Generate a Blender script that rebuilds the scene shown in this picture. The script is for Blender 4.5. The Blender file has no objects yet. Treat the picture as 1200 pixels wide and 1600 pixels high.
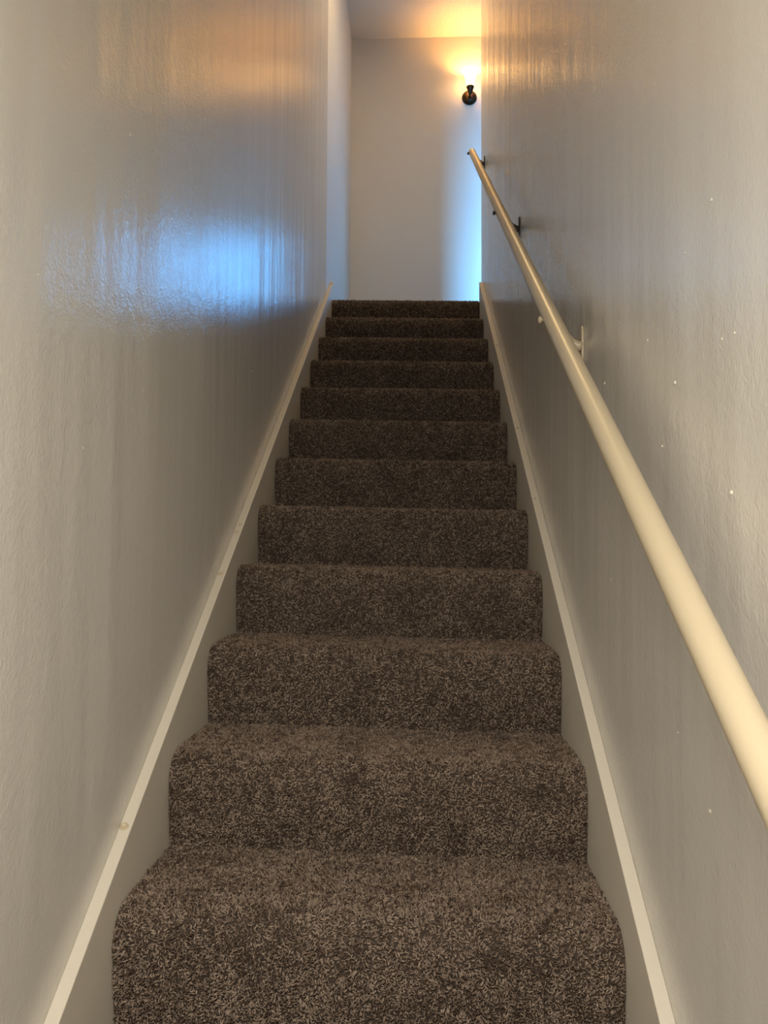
import bpy, math, random
import numpy as np
from mathutils import Vector, Matrix

# ------------------------------------------------------------------ camera
SC = bpy.context.scene
COL = SC.collection
F_PX, YAW, PITCH, ROLL = 1211.79, 0.0468, 0.0421, 0.0046
CAM = Vector((0.0911, -1.0569, 0.8318))


def make_camera():
    cd = bpy.data.cameras.new('camera')
    cd.sensor_fit = 'VERTICAL'
    cd.sensor_height = 36.0
    cd.lens = F_PX / 1600.0 * 36.0
    cd.clip_start = 0.02
    co = bpy.data.objects.new('camera', cd)
    COL.objects.link(co)
    fwd = Vector((-math.sin(YAW) * math.cos(PITCH), math.cos(YAW) * math.cos(PITCH), math.sin(PITCH)))
    rt = Vector((math.cos(YAW), math.sin(YAW), 0))
    up = rt.cross(fwd)
    r2 = rt * math.cos(ROLL) + up * math.sin(ROLL)
    u2 = -rt * math.sin(ROLL) + up * math.cos(ROLL)
    m = Matrix((r2, u2, -fwd)).transposed().to_4x4()
    m.translation = CAM
    co.matrix_world = m
    SC.camera = co


make_camera()

# ------------------------------------------------------------------ light and exposure
SC.view_settings.view_transform = 'Standard'
SC.view_settings.look = 'None'
SC.view_settings.gamma = 1.0
SC.view_settings.use_curve_mapping = False
SC.view_settings.exposure = 0.0
SC.cycles.use_denoising = True
SC.cycles.max_bounces = 10
SC.cycles.diffuse_bounces = 6

W_ = bpy.data.worlds.new('world')
SC.world = W_
W_.use_nodes = True
W_.node_tree.nodes['Background'].inputs[0].default_value = (0.30, 0.55, 1.0, 1)
W_.node_tree.nodes['Background'].inputs[1].default_value = 0.6


def area(name, loc, aim, sx, sy, power, col, spread=180):
    d = bpy.data.lights.new(name, 'AREA')
    d.shape = 'RECTANGLE'
    d.size, d.size_y = sx, sy
    d.energy = power
    d.color = col
    d.spread = math.radians(spread)
    o = bpy.data.objects.new(name, d)
    COL.objects.link(o)
    o.location = loc
    o.rotation_euler = (Vector(aim) - Vector(loc)).to_track_quat('-Z', 'Y').to_euler()
    return o


# the lamp of the lower hall, behind and above the viewer
area('lower_hall_lamp', (-0.03, -1.50, 1.55), (0.0, -0.85, 0.1), 0.5, 0.5, 37, (1.0, 0.92, 0.79))
# the ceiling lamp above the head of the stairs
area('stairwell_lamp', (0.18, 3.10, 4.74), (0.18, 3.10, 2.0), 0.30, 0.30, 16, (1.0, 0.68, 0.31))
# daylight entering the window of the upper hall
area('upper_window_daylight', (1.02, 0.52, 3.05), (0.75, 4.876, 2.25), 0.80, 0.8, 78, (0.15, 0.50, 1.0), 62)

# ------------------------------------------------------------------ measures (metres)
RISE, RUN, CW, TS, TAU = 0.19, 0.2882, 0.8699, 0.0231, 0.0182
XW = CW / 2 + TS                    # inner face of both stair walls
YE, YR, YL = 4.876, 3.613, 3.36     # end wall, end of right wall, end of glossy left wall
NTOP = 12
ZL = NTOP * RISE                    # landing
ZC, ZLF, ZLC = 4.81, -0.57, 2.25    # upper ceiling, lower floor, lower ceiling
YB, YH = -3.3, 0.12                 # back of lower hall, header above the stair foot
XU, YU = 2.1, 0.6                   # far side and window side of the upper hall


# ------------------------------------------------------------------ materials
def mat(name):
    m = bpy.data.materials.new(name)
    m.use_nodes = True
    nt = m.node_tree
    return m, nt, nt.nodes['Principled BSDF']


def node(nt, t, **kw):
    n = nt.nodes.new(t)
    for k, v in kw.items():
        setattr(n, k, v)
    return n


def paint(name, col, rough, peel=0.25, streak=0.0, spec=0.5, var=0.05, dist=0.002):
    """painted plaster: roller texture, long vertical brush streaks, faint colour change"""
    m, nt, b = mat(name)
    tc = node(nt, 'ShaderNodeTexCoord')
    n1 = node(nt, 'ShaderNodeTexNoise')
    n1.inputs['Scale'].default_value = 190
    n1.inputs['Detail'].default_value = 3
    n3 = node(nt, 'ShaderNodeTexNoise')
    n3.inputs['Scale'].default_value = 60
    n3.inputs['Detail'].default_value = 2
    mp = node(nt, 'ShaderNodeMapping')
    mp.inputs['Scale'].default_value = (5.5, 5.5, 0.7)
    n2 = node(nt, 'ShaderNodeTexNoise')
    n2.inputs['Scale'].default_value = 1.0
    n2.inputs['Detail'].default_value = 2
    for n in (n1, n3, mp):
        nt.links.new(tc.outputs['Object'], n.inputs[0])
    nt.links.new(mp.outputs[0], n2.inputs['Vector'])
    b1 = node(nt, 'ShaderNodeBump')
    b1.inputs['Strength'].default_value = peel
    b1.inputs['Distance'].default_value = dist
    b3 = node(nt, 'ShaderNodeBump')
    b3.inputs['Strength'].default_value = peel
    b3.inputs['Distance'].default_value = dist * 1.1
    b2 = node(nt, 'ShaderNodeBump')
    b2.inputs['Strength'].default_value = streak
    b2.inputs['Distance'].default_value = 0.0075
    nt.links.new(n1.outputs[0], b1.inputs['Height'])
    nt.links.new(n3.outputs[0], b3.inputs['Height'])
    nt.links.new(n2.outputs[0], b2.inputs['Height'])
    nt.links.new(b1.outputs[0], b3.inputs['Normal'])
    nt.links.new(b3.outputs[0], b2.inputs['Normal'])
    nt.links.new(b2.outputs[0], b.inputs['Normal'])
    nv = node(nt, 'ShaderNodeTexNoise')
    nv.inputs['Scale'].default_value = 2.2
    nv.inputs['Detail'].default_value = 4
    nt.links.new(tc.outputs['Object'], nv.inputs[0])
    mx = node(nt, 'ShaderNodeMixRGB')
    mx.inputs[1].default_value = (*[c * (1 - var) for c in col], 1)
    mx.inputs[2].default_value = (*[min(1, c * (1 + var)) for c in col], 1)
    nt.links.new(nv.outputs[0], mx.inputs[0])
    nt.links.new(mx.outputs[0], b.inputs['Base Color'])
    b.inputs['Roughness'].default_value = rough
    b.inputs['Specular IOR Level'].default_value = spec
    return m


M = {}
M['gloss'] = paint('semi_gloss_wall_paint', (0.66, 0.64, 0.60), 0.17, 0.34, 1.0, 0.7)
M['matte'] = paint('matte_wall_paint', (0.68, 0.66, 0.62), 0.6, 0.12, 0.0, 0.3)
M['ceil'] = paint('ceiling_plaster', (0.72, 0.70, 0.66), 0.7, 0.5, 0.0, 0.2, dist=0.004)
M['trim'] = paint('trim_paint', (0.64, 0.60, 0.52), 0.38, 0.2, 0.0)
M['rail'] = paint('cream_rail_paint', (0.52, 0.445, 0.315), 0.34, 0.1, 0.0)


def plain(name, col, rough=0.5, metal=0.0, noise=0.15, scale=60):
    m, nt, b = mat(name)
    tc = node(nt, 'ShaderNodeTexCoord')
    n = node(nt, 'ShaderNodeTexNoise')
    n.inputs['Scale'].default_value = scale
    nt.links.new(tc.outputs['Object'], n.inputs[0])
    mx = node(nt, 'ShaderNodeMixRGB')
    mx.inputs[1].default_value = (*[c * (1 - noise) for c in col], 1)
    mx.inputs[2].default_value = (*[min(1, c * (1 + noise)) for c in col], 1)
    nt.links.new(n.outputs[0], mx.inputs[0])
    nt.links.new(mx.outputs[0], b.inputs['Base Color'])
    b.inputs['Roughness'].default_value = rough
    b.inputs['Metallic'].default_value = metal
    return m


M['bronze'] = plain('oil_rubbed_bronze', (0.055, 0.034, 0.018), 0.38, 0.75)
M['dark_metal'] = plain('dark_bare_metal', (0.06, 0.055, 0.055), 0.5, 0.5)
M['backing'] = plain('carpet_backing', (0.060, 0.043, 0.032), 0.95, 0, 0.5, 180)
M['floor'] = plain('lower_hall_floor', (0.20, 0.14, 0.09), 0.5, 0, 0.3, 12)


def pile_material():
    m, nt, b = mat('carpet_yarn')
    at = node(nt, 'ShaderNodeAttribute')
    at.attribute_name = 'yarn'
    nt.links.new(at.outputs['Color'], b.inputs['Base Color'])
    b.inputs['Roughness'].default_value = 0.9
    b.inputs['Specular IOR Level'].default_value = 0.1
    return m


M['pile'] = pile_material()


def glow(name, col, strength):
    m, nt, b = mat(name)
    b.inputs['Base Color'].default_value = (0.9, 0.88, 0.82, 1)
    b.inputs['Roughness'].default_value = 0.3
    lw = node(nt, 'ShaderNodeTexNoise')
    lw.inputs['Scale'].default_value = 9
    mx = node(nt, 'ShaderNodeMixRGB')
    mx.inputs[1].default_value = (*[c * 0.95 for c in col], 1)
    mx.inputs[2].default_value = (*col, 1)
    nt.links.new(lw.outputs[0], mx.inputs[0])
    nt.links.new(mx.outputs[0], b.inputs['Emission Color'])
    b.inputs['Emission Strength'].default_value = strength
    return m


M['shade'] = glow('lit_frosted_glass', (1.0, 0.50, 0.14), 17.0)

M['daylight'] = glow('frosted_daylit_glass', (0.07, 0.42, 1.0), 18.0)


# ------------------------------------------------------------------ mesh helpers
class MB:
    def __init__(self):
        self.v, self.f, self.sm = [], [], []

    def add(self, vs, fs, smooth=False):
        o = len(self.v)
        self.v += [tuple(p) for p in vs]
        self.f += [tuple(i + o for i in q) for q in fs]
        self.sm += [smooth] * len(fs)
        return self

    def box(self, x0, x1, y0, y1, z0, z1):
        vs = [(x, y, z) for z in (z0, z1) for y in (y0, y1) for x in (x0, x1)]
        return self.add(vs, [(0, 2, 3, 1), (4, 5, 7, 6), (0, 1, 5, 4), (2, 6, 7, 3), (0, 4, 6, 2), (1, 3, 7, 5)])

    def prism_x(self, prof, x0, x1, nx=1, shear=0.0, smooth=False):
        """profile of (y, z) points swept along x"""
        n = len(prof)
        vs = []
        for i in range(nx + 1):
            x = x0 + (x1 - x0) * i / nx
            vs += [(x, y, z - shear * x) for y, z in prof]
        fs = []
        for i in range(nx):
            for j in range(n):
                a, b_ = i * n + j, i * n + (j + 1) % n
                fs.append((a, a + n, b_ + n, b_))
        self.add(vs, fs, smooth)
        o = len(self.v) - len(vs)
        self.f += [tuple(o + j for j in range(n)), tuple(o + nx * n + j for j in reversed(range(n)))]
        self.sm += [False, False]
        return self

    def tube(self, pts, rad, seg=16, cap=True, flat=1.0):
        """circular (or flattened) tube through points; rad a number or list"""
        pts = [Vector(p) for p in pts]
        rad = rad if isinstance(rad, (list, tuple)) else [rad] * len(pts)
        ref = None
        vs, fs = [], []
        for i, p in enumerate(pts):
            t = (pts[min(i + 1, len(pts) - 1)] - pts[max(i - 1, 0)]).normalized()
            if ref is None:
                ref = Vector((1, 0, 0)) if abs(t.x) < 0.9 else Vector((0, 0, 1))
            a = (ref - t * ref.dot(t)).normalized()
            ref = a
            b_ = t.cross(a)
            for k in range(seg):
                w = 2 * math.pi * k / seg
                vs.append(p + (a * math.cos(w) * flat + b_ * math.sin(w)) * rad[i])
        for i in range(len(pts) - 1):
            for k in range(seg):
                k2 = (k + 1) % seg
                fs.append((i * seg + k, i * seg + k2, (i + 1) * seg + k2, (i + 1) * seg + k))
        self.add(vs, fs, True)
        if cap:
            o = len(self.v) - len(vs)
            self.f += [tuple(o + k for k in reversed(range(seg))), tuple(o + (len(pts) - 1) * seg + k for k in range(seg))]
            self.sm += [False, False]
        return self

    def lathe(self, prof, axis_o, axis_d, seg=32):
        """prof: (radius, distance along axis)"""
        d = Vector(axis_d).normalized()
        a = Vector((1, 0, 0)) if abs(d.x) < 0.9 else Vector((0, 0, 1))
        a = (a - d * a.dot(d)).normalized()
        b_ = d.cross(a)
        o = Vector(axis_o)
        vs, fs = [], []
        for r, h in prof:
            for k in range(seg):
                w = 2 * math.pi * k / seg
                vs.append(o + d * h + (a * math.cos(w) + b_ * math.sin(w)) * r)
        for i in range(len(prof) - 1):
            for k in range(seg):
                k2 = (k + 1) % seg
                fs.append((i * seg + k, i * seg + k2, (i + 1) * seg + k2, (i + 1) * seg + k))
        return self.add(vs, fs, True)

    def build(self, name, material, parent=None, bevel=0.0):
        me = bpy.data.meshes.new(name)
        me.from_pydata(self.v, [], self.f)
        me.polygons.foreach_set('use_smooth', self.sm)
        me.materials.append(material)
        me.update()
        o = bpy.data.objects.new(name, me)
        COL.objects.link(o)
        if parent is not None:
            o.parent = parent
        if bevel:
            md = o.modifiers.new('bevel', 'BEVEL')
            md.width = bevel
            md.segments = 3
            md.limit_method = 'ANGLE'
        return o


def tag(o, label=None, cat=None, kind=None, group=None):
    for k, v in (('label', label), ('category', cat), ('kind', kind), ('group', group)):
        if v:
            o[k] = v
    return o


def empty(name, loc):
    o = bpy.data.objects.new(name, None)
    o.empty_display_size = 0.1
    o.location = loc
    COL.objects.link(o)
    return o


def struct(name, mb, material, label, cat, bevel=0.0):
    return tag(mb.build(name, material, None, bevel), label, cat, 'structure')


# ------------------------------------------------------------------ the shell
WT = 0.12
wall_l = struct('wall_left', MB().box(-XW - WT, -XW, YB, YL, ZLF, ZC), M['gloss'],
       'grey semi-gloss painted wall on the left of the stairs', 'wall')
struct('wall_landing_left', MB().box(-XW - WT, -XW, YL, YE, ZL, ZC), M['matte'],
       'matt painted strip of wall beside the top landing, left of the end wall', 'wall')
wall_r = struct('wall_right', MB().box(XW, XW + WT, YB, YR, ZLF, ZC), M['gloss'],
       'grey semi-gloss painted wall behind the handrail on the right', 'wall')
ex0, ex1, ez0, ez1 = 0.61, 0.98, ZL + 0.34, ZL + 0.98      # low window round the corner
ew = MB().box(-XW - WT, ex0, YE, YE + WT, ZL - 0.2, ZC).box(ex1, XU + WT, YE, YE + WT, ZL - 0.2, ZC)
ew.box(ex0, ex1, YE, YE + WT, ZL - 0.2, ez0).box(ex0, ex1, YE, YE + WT, ez1, ZC)
struct('wall_end', ew, M['matte'],
       'matt pale wall at the head of the stairs with the lit sconce', 'wall')
struct('ceiling', MB().box(-XW - WT, XU + WT, YH, YE + WT, ZC, ZC + 0.1), M['ceil'],
       'warmly lit textured ceiling above the top landing', 'ceiling')
struct('floor_landing', MB().box(-XW - WT, XU + WT, 13 * RUN, YE, ZL - 0.2, ZL), M['backing'],
       'carpeted landing floor at the head of the stairs', 'floor')
struct('floor_upper_hall', MB().box(XW + WT, XU + WT, YU, 13 * RUN, ZL - 0.2, ZL), M['backing'],
       'carpeted floor of the upper hall round the corner', 'floor')
struct('floor', MB().box(-XW, XW, YB, -2 * RUN, ZLF - 0.1, ZLF), M['floor'],
       'floor of the lower hall below the stairs', 'floor')
struct('wall_back', MB().box(-XW - WT, XW + WT, YB - WT, YB, ZLF - 0.1, ZLC), M['matte'],
       'wall of the lower hall behind the viewer', 'wall')
struct('ceiling_lower', MB().box(-XW, XW, YB, YH - WT, ZLC, ZLC + 0.1), M['ceil'],
       'ceiling of the lower hall behind the viewer', 'ceiling')
struct('wall_header', MB().box(-XW, XW, YH - WT, YH, ZLC, ZC), M['matte'],
       'header wall above the foot of the stairs', 'wall')
struct('wall_upper_right', MB().box(XU, XU + WT, YU, YE, ZL, ZC), M['matte'],
       'far side wall of the upper hall round the corner', 'wall')
wx0, wx1, wz0, wz1 = 0.62, 1.42, ZL + 0.50, ZL + 2.05
uw = MB()
uw.box(XW + WT, wx0, YU - WT, YU, ZL, ZC).box(wx1, XU + WT, YU - WT, YU, ZL, ZC)
uw.box(wx0, wx1, YU - WT, YU, ZL, wz0).box(wx0, wx1, YU - WT, YU, wz1, ZC)
struct('wall_upper_back', uw, M['matte'], 'window wall of the upper hall round the corner', 'wall')
w1 = empty('window_1', (1.10, YU, wz0))
tag(w1, 'tall window of the upper hall round the corner', 'window', 'structure')
fr = MB()
for a in ((wx0 - .05, wx0, wz0 - .05, wz1 + .05), (wx1, wx1 + .05, wz0 - .05, wz1 + .05),
          (wx0, wx1, wz1, wz1 + .05), (wx0, wx1, wz0 - .05, wz0)):
    fr.box(a[0] - 1.10, a[1] - 1.10, 0, 0.02, a[2] - wz0, a[3] - wz0)
fr.build('window_frame', M['trim'], w1)

w2 = tag(empty('window_2', ((ex0 + ex1) / 2, YE, ez0)), 'low daylit window of the landing round the corner', 'window', 'structure')
ec, eh, ed = (ex1 - ex0) / 2, ez1 - ez0, 0.06
MB().box(-ec, ec, ed, ed + 0.006, 0, eh).build('window_pane', M['daylight'], w2)
fr = MB()
for a in ((-ec - .05, -ec, -.05, eh + .05), (ec, ec + .05, -.05, eh + .05), (-ec, ec, eh, eh + .05), (-ec, ec, -.05, 0)):
    fr.box(a[0], a[1], -0.018, 0, a[2], a[3])
fr.build('window_frame', M['trim'], w2)
MB().box(-ec, ec, ed - 0.02, ed, eh / 2 - 0.015, eh / 2 + 0.015).build('glazing_bar', M['trim'], w2)

# small beads of dried paint on the glossy walls
def speck(wall, side, y, z, r):
    MB().lathe([(r, -0.0005), (r * .9, r * .3), (r * .55, r * .55), (0.0001, r * .65)], (side * XW, y, z), (-side, 0, 0), 10).build('paint_bead', M['trim'], wall)


for i, (y, z) in enumerate([(0.204, 1.164), (0.072, 1.067), (0.022, 1.238), (-0.076, 1.269), (-0.125, 0.895), (-0.141, 1.081), (0.134, 0.983),
                            (0.496, 1.155), (-0.103, 1.084), (0.457, 0.767), (-0.044, 0.497), (0.075, 0.567)]):
    speck(wall_r, 1, y, z, (0.0022, 0.0032, 0.0018)[i % 3])
for i, (y, z) in enumerate([(0.445, 1.135), (0.351, 1.601), (0.746, 1.683), (1.08, 1.244), (0.572, 1.58), (0.018, 1.216), (0.472, 1.635), (1.439, 1.397), (0.178, 0.987)]):
    speck(wall_l, -1, y, z, (0.002, 0.003, 0.0017)[i % 3])

# skirt boards climbing along both walls
def skirt(name, x0, x1, h, yend, label, nails):
    y0 = -2 * RUN
    f = lambda y: y * RISE / RUN + h
    yk = yend
    prof = [(y0, f(y0)), (y0, f(y0) - 0.45), (yk, f(yk) - 0.40), (yk, f(yk))]
    prof = [(y0, ZLF if False else f(y0) - 0.34), (yk, f(yk) - 0.34), (yk, f(yk)), (y0, f(y0))]
    ob = struct(name, MB().prism_x(prof, x0, x1, 1), M['trim'], label, 'baseboard', bevel=0.0022)
    nrm = Vector((0, -RISE, RUN)).normalized()
    for (y, fx, r) in nails:
        p = Vector((x0 + (x1 - x0) * fx, y, f(y)))
        nb = MB().lathe([(r, -0.001), (r * .95, 0.0014), (r * .8, 0.0026), (r * .55, 0.0024), (r * .4, 0.0006), (0.0001, 0.0004)], p, nrm, 12)
        nb.build('nail_head', M['rail'], ob)
    return ob


skirt('baseboard_left', -XW, -CW / 2, 0.0752, 3.56, 'slanted painted skirt board under the left wall beside the carpeted steps',
      [(0.362, 0.40, 0.0085), (1.025, 0.40, 0.0075), (1.20, 0.45, 0.005), (1.235, 0.55, 0.005), (3.52, 0.5, 0.009)])
skirt('baseboard_right', CW / 2, XW, 0.0858, 3.49, 'slanted painted skirt board under the right wall below the handrail',
      [(2.54, 0.5, 0.006), (1.78, 0.5, 0.005), (1.35, 0.4, 0.004)])

# ------------------------------------------------------------------ the carpeted stairs
stairs = tag(empty('staircase', (0, -2 * RUN, ZLF)),
             'steep straight staircase covered wall to wall in speckled brown carpet', 'staircase')
SO = Vector((0, -2 * RUN, ZLF))
PILE = 0.0065


def step_path(off=0.0):
    """visible line of one step in (y, z), from the riser's foot up over the rounded nose to the back of the tread;
    off moves it inwards"""
    pts = [(0.002 + off, -RISE - 0.004)]
    pts += [(-0.003 + off, -0.16), (-0.009 + off, -0.11), (-0.011 + off, -0.075)]
    cy, cz, ry, rz = 0.042, -0.058, 0.053, 0.060
    for i in range(0, 11):
        a = math.pi / 2 * i / 10
        pts.append((cy - (ry - off) * math.cos(a), cz + (rz - off) * math.sin(a)))
    pts += [(0.12, 0.003 - off), (RUN + 0.03, 0.001 - off)]
    return pts


def make_pile(name, k, spacing, thick, length, parent, seed):
    rng = np.random.default_rng(seed)
    P = np.array(step_path(PILE * 0.75))
    seg = np.diff(P, axis=0)
    L = np.hypot(seg[:, 0], seg[:, 1])
    cum = np.concatenate([[0], np.cumsum(L)])
    ns, nx = int(cum[-1] / spacing), int((CW - 0.004) / spacing)
    s, x = np.meshgrid((np.arange(ns) + .5) * cum[-1] / ns, -CW / 2 + 0.002 + (np.arange(nx) + .5) * (CW - 0.004) / nx, indexing='ij')
    s = (s + rng.uniform(-.5, .5, s.shape) * spacing).ravel().clip(0, cum[-1] - 1e-5)
    x = (x + rng.uniform(-.5, .5, x.shape) * spacing).ravel().clip(-CW / 2 + .001, CW / 2 - .001)
    i = np.searchsorted(cum, s, side='right') - 1
    t = (s - cum[i]) / L[i]
    pos = P[i] + seg[i] * t[:, None]
    nrm = np.stack([-seg[i][:, 1], seg[i][:, 0]], 1) / L[i][:, None]
    n = len(s)
    B = np.stack([x, pos[:, 0], pos[:, 1]], 1)
    N = np.stack([np.zeros(n), nrm[:, 0], nrm[:, 1]], 1)
    X = np.tile([1., 0, 0], (n, 1))
    T = np.cross(N, X)
    # neighbouring yarns lean alike in small clumps
    def clumps(cell):
        g = rng.normal(0, 1, (int(cum[-1] / cell) + 3, int(CW / cell) + 3))
        a, b = s / cell, (x + CW / 2) / cell
        ia, ib = a.astype(int), b.astype(int)
        fa, fb = a - ia, b - ib
        fa, fb = fa * fa * (3 - 2 * fa), fb * fb * (3 - 2 * fb)
        return (g[ia, ib] * (1 - fa) + g[ia + 1, ib] * fa) * (1 - fb) + (g[ia, ib + 1] * (1 - fa) + g[ia + 1, ib + 1] * fa) * fb
    la = clumps(.011) * .6 + rng.normal(0, .75, n)
    lb = clumps(.011) * .6 + rng.normal(0, .75, n)
    hh = length * (1 + .14 * clumps(.016) + rng.uniform(-.28, .28, n))
    D = N + X * la[:, None] * .7 + T * lb[:, None] * .7
    D /= np.linalg.norm(D, axis=1)[:, None]
    D2 = N * .35 + X * (la * 1.3)[:, None] + T * (lb * 1.3)[:, None] + rng.normal(0, .35, (n, 3))
    D2 /= np.linalg.norm(D2, axis=1)[:, None]
    mid = B + D * (hh * .6)[:, None]
    tip = mid + D2 * (hh * .55)[:, None]
    # keep the yarns inside the skirt boards
    for q in (mid, tip):
        q[:, 0] = q[:, 0].clip(-CW / 2 + .0005, CW / 2 - .0005)
    U = np.cross(D, [0.31, 0.55, 0.77]); U /= np.linalg.norm(U, axis=1)[:, None]
    V = np.cross(D, U)
    w = thick * rng.uniform(.75, 1.25, n) / 2
    verts = np.empty((n, 9, 3))
    for j in range(3):
        a = 2 * math.pi * j / 3
        o = U * math.cos(a) + V * math.sin(a)
        verts[:, j] = B + o * (w * .9)[:, None]
        verts[:, 3 + j] = mid + o * w[:, None]
        verts[:, 6 + j] = tip + o * (w * .55)[:, None]
    verts[:, :, 2] -= TAU * verts[:, :, 0]
    verts += np.array([0, k * RUN, k * RISE]) - np.array(SO)
    verts = verts.reshape(-1, 3)
    f = []
    for r in (0, 3):
        for j in range(3):
            a, b_ = r + j, r + (j + 1) % 3
            f.append((a, b_, b_ + 3, a + 3))
    quads = (np.array(f)[None] + (np.arange(n) * 9)[:, None, None]).reshape(-1, 4)
    tris = (np.array([[6, 7, 8]])[None] + (np.arange(n) * 9)[:, None, None]).reshape(-1, 3)
    me = bpy.data.meshes.new(name)
    nq, ntr = len(quads), len(tris)
    me.vertices.add(len(verts)); me.vertices.foreach_set('co', verts.ravel())
    me.loops.add(nq * 4 + ntr * 3)
    me.loops.foreach_set('vertex_index', np.concatenate([quads.ravel(), tris.ravel()]).astype(np.int32))
    me.polygons.add(nq + ntr)
    me.polygons.foreach_set('loop_start', np.concatenate([np.arange(nq) * 4, nq * 4 + np.arange(ntr) * 3]).astype(np.int32))
    me.polygons.foreach_set('use_smooth', np.ones(nq + ntr, bool))
    # yarn colours: taupe, brown and dark brown strands
    light = np.array([0.325, 0.255, 0.204]); dark = np.array([0.080, 0.055, 0.042])
    c = np.clip(.50 + .22 * clumps(.009) + .10 * clumps(.05) + rng.normal(0, .30, n), 0, 1)[:, None]
    colr = dark + (light - dark) * c
    colr = np.concatenate([colr, np.ones((n, 1))], 1)
    at = me.color_attributes.new('yarn', 'FLOAT_COLOR', 'POINT')
    at.data.foreach_set('color', np.repeat(colr, 9, axis=0).astype(np.float32).ravel())
    me.materials.append(M['pile'])
    me.update(calc_edges=True)
    o = bpy.data.objects.new(name, me)
    COL.objects.link(o)
    o.parent = parent
    o['kind'] = 'stuff'
    return o


def lod(k):
    if k < 1:
        return 0.0075, 0.0060
    if k <= 2:
        return 0.0037, 0.0031
    if k <= 4:
        return 0.0042, 0.0035
    if k <= 7:
        return 0.0050, 0.0041
    return 0.0060, 0.0048


for k in range(-1, NTOP + 1):
    prof = step_path(PILE)
    prof = prof + [(RUN + 0.03, -RISE - 0.004)]
    prof = [(y + k * RUN - SO.y, z + k * RISE - SO.z) for y, z in prof]
    st = MB().prism_x(prof[::-1], -CW / 2, CW / 2, 8, TAU).build('step', M['backing'], stairs)
    sp, th = lod(k)
    make_pile('carpet_pile', k, sp, th, PILE, st, 100 + k)

# ------------------------------------------------------------------ handrail
RX, RZ, RR = XW - 0.07, 0.884, 0.0197
rail = tag(empty('handrail', (RX, 3.43, RZ + 3.43 * RISE / RUN)),
           'long round cream-painted handrail climbing the right wall', 'handrail')
RO = Vector((RX, 3.43, RZ + 3.43 * RISE / RUN))
axis = lambda y: Vector((RX, y, RZ + y * RISE / RUN)) - RO
ys = [-0.75, -0.745] + [(-0.72 + 4.12 * i / 40) for i in range(41)] + [3.425, 3.43]
rad = [RR * .8, RR * .93] + [RR] * 41 + [RR * .93, RR * .8]
MB().tube([axis(y) for y in ys], rad, 28).build('rail', M['rail'], rail)


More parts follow.
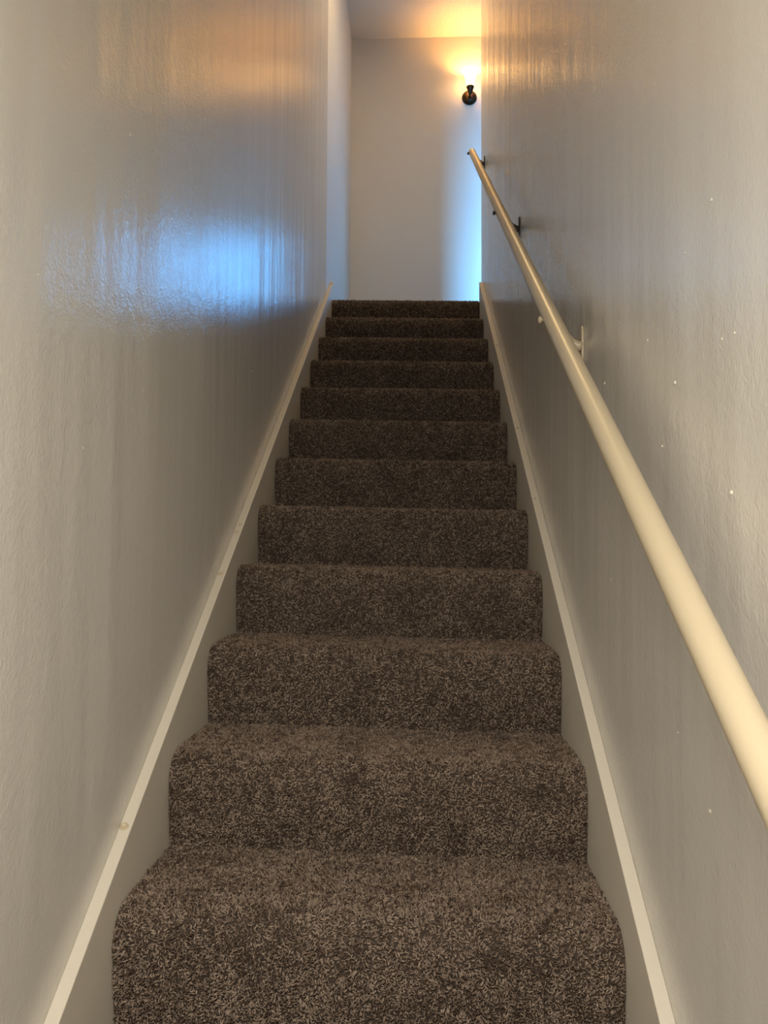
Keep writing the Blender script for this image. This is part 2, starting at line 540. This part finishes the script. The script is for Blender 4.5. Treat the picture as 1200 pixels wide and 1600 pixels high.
def bracket(y, material, label):
    a = axis(y)
    wx = XW - RX                                   # wall plane in local x
    zc = a.z - 0.058
    # wall plate: narrow upright plate with rounded ends
    pl = MB()
    n = 16
    ring = []
    for i in range(n):
        w = 2 * math.pi * i / n
        ring.append((0.011 * math.cos(w), 0.022 * math.sin(w) + (0.020 if math.sin(w) >= 0 else -0.020)))
    vs = [(wx - 0.0005, y - RO.y + p, zc + q) for p, q in ring] + [(wx - 0.005, y - RO.y + p * .85, zc + q * .95) for p, q in ring]
    fs = [(i, (i + 1) % n, n + (i + 1) % n, n + i) for i in range(n)] + [tuple(n + i for i in range(n)), tuple(reversed(range(n)))]
    pl.add(vs, fs)
    p = tag(pl.build('bracket_plate', material, rail, 0.001), label)
    # curved arm from the plate to the side of the rail
    pts = []
    for i in range(9):
        t = i / 8
        pts.append((wx - 0.004 - (wx - 0.004 - 0.012) * t, y - RO.y, zc - 0.006 + (a.z - 0.014 - zc + 0.006) * (t ** 1.6)))
    MB().tube(pts, [0.013, 0.011, 0.0098, 0.009, 0.0088, 0.009, 0.0096, 0.0105, 0.012], 14).build('bracket_arm', material, p)
    # bolt end on the room side of the rail
    MB().lathe([(0.0001, 0.0150), (0.005, 0.0146), (0.0074, 0.0130), (0.0080, 0.011), (0.0080, 0.007), (0.004, 0.0065), (0.004, -0.003)],
               Vector((-RR, a.y, a.z)) + Vector((0.004, 0, -0.002)), (-1, 0, 0), 12).build('bolt', material, p)


bracket(3.36, M['dark_metal'], 'dark bare metal bracket')
bracket(1.80, M['dark_metal'], 'dark bare metal bracket')
bracket(0.70, M['rail'], 'cream painted bracket')
bracket(-0.50, M['rail'], 'cream painted bracket')

# ------------------------------------------------------------------ sconce on the end wall
SX, SZ = 0.465, 4.317
sc = tag(empty('wall_sconce', (SX, YE, SZ)), 'small bronze wall sconce with a lit white flared glass shade', 'wall lamp')
bp = MB().lathe([(0.058, 0.0), (0.058, 0.006), (0.054, 0.012), (0.046, 0.017), (0.044, 0.022), (0.034, 0.027), (0.016, 0.030), (0.0001, 0.031)],
                (0, 0, 0), (0, -1, 0), 36).build('backplate', M['bronze'], sc)
arm = [(0, -0.028, -0.004), (0, -0.055, -0.010), (0, -0.080, -0.008), (0, -0.098, 0.002), (0, -0.108, 0.018), (0, -0.110, 0.034)]
MB().tube(arm, [0.009, 0.008, 0.008, 0.008, 0.009, 0.011], 16).build('arm', M['bronze'], sc)
MB().lathe([(0.0001, -0.052), (0.010, -0.05), (0.016, -0.040), (0.021, -0.020), (0.027, -0.002), (0.030, 0.006), (0.030, 0.010), (0.0001, 0.010)],
           (0, -0.110, 0.014), (0, 0, 1), 28).build('socket_cup', M['bronze'], sc)
MB().lathe([(0.027, 0.0), (0.029, 0.02), (0.034, 0.047), (0.042, 0.080), (0.051, 0.108), (0.061, 0.128), (0.059, 0.129), (0.049, 0.108),
            (0.040, 0.080), (0.032, 0.047), (0.027, 0.02), (0.025, 0.002)],
           (0, -0.110, 0.022), (0, 0, 1), 36).build('shade', M['shade'], sc)
# the bulb's light leaving through the open top of the shade
bl = bpy.data.lights.new('sconce_bulb', 'POINT')
bl.energy = 11
bl.color = (1.0, 0.46, 0.11)
bl.shadow_soft_size = 0.018
bo = bpy.data.objects.new('sconce_bulb', bl)
COL.objects.link(bo)
bo.parent = sc
bo.location = (0, -0.110, 0.022 + 0.090)
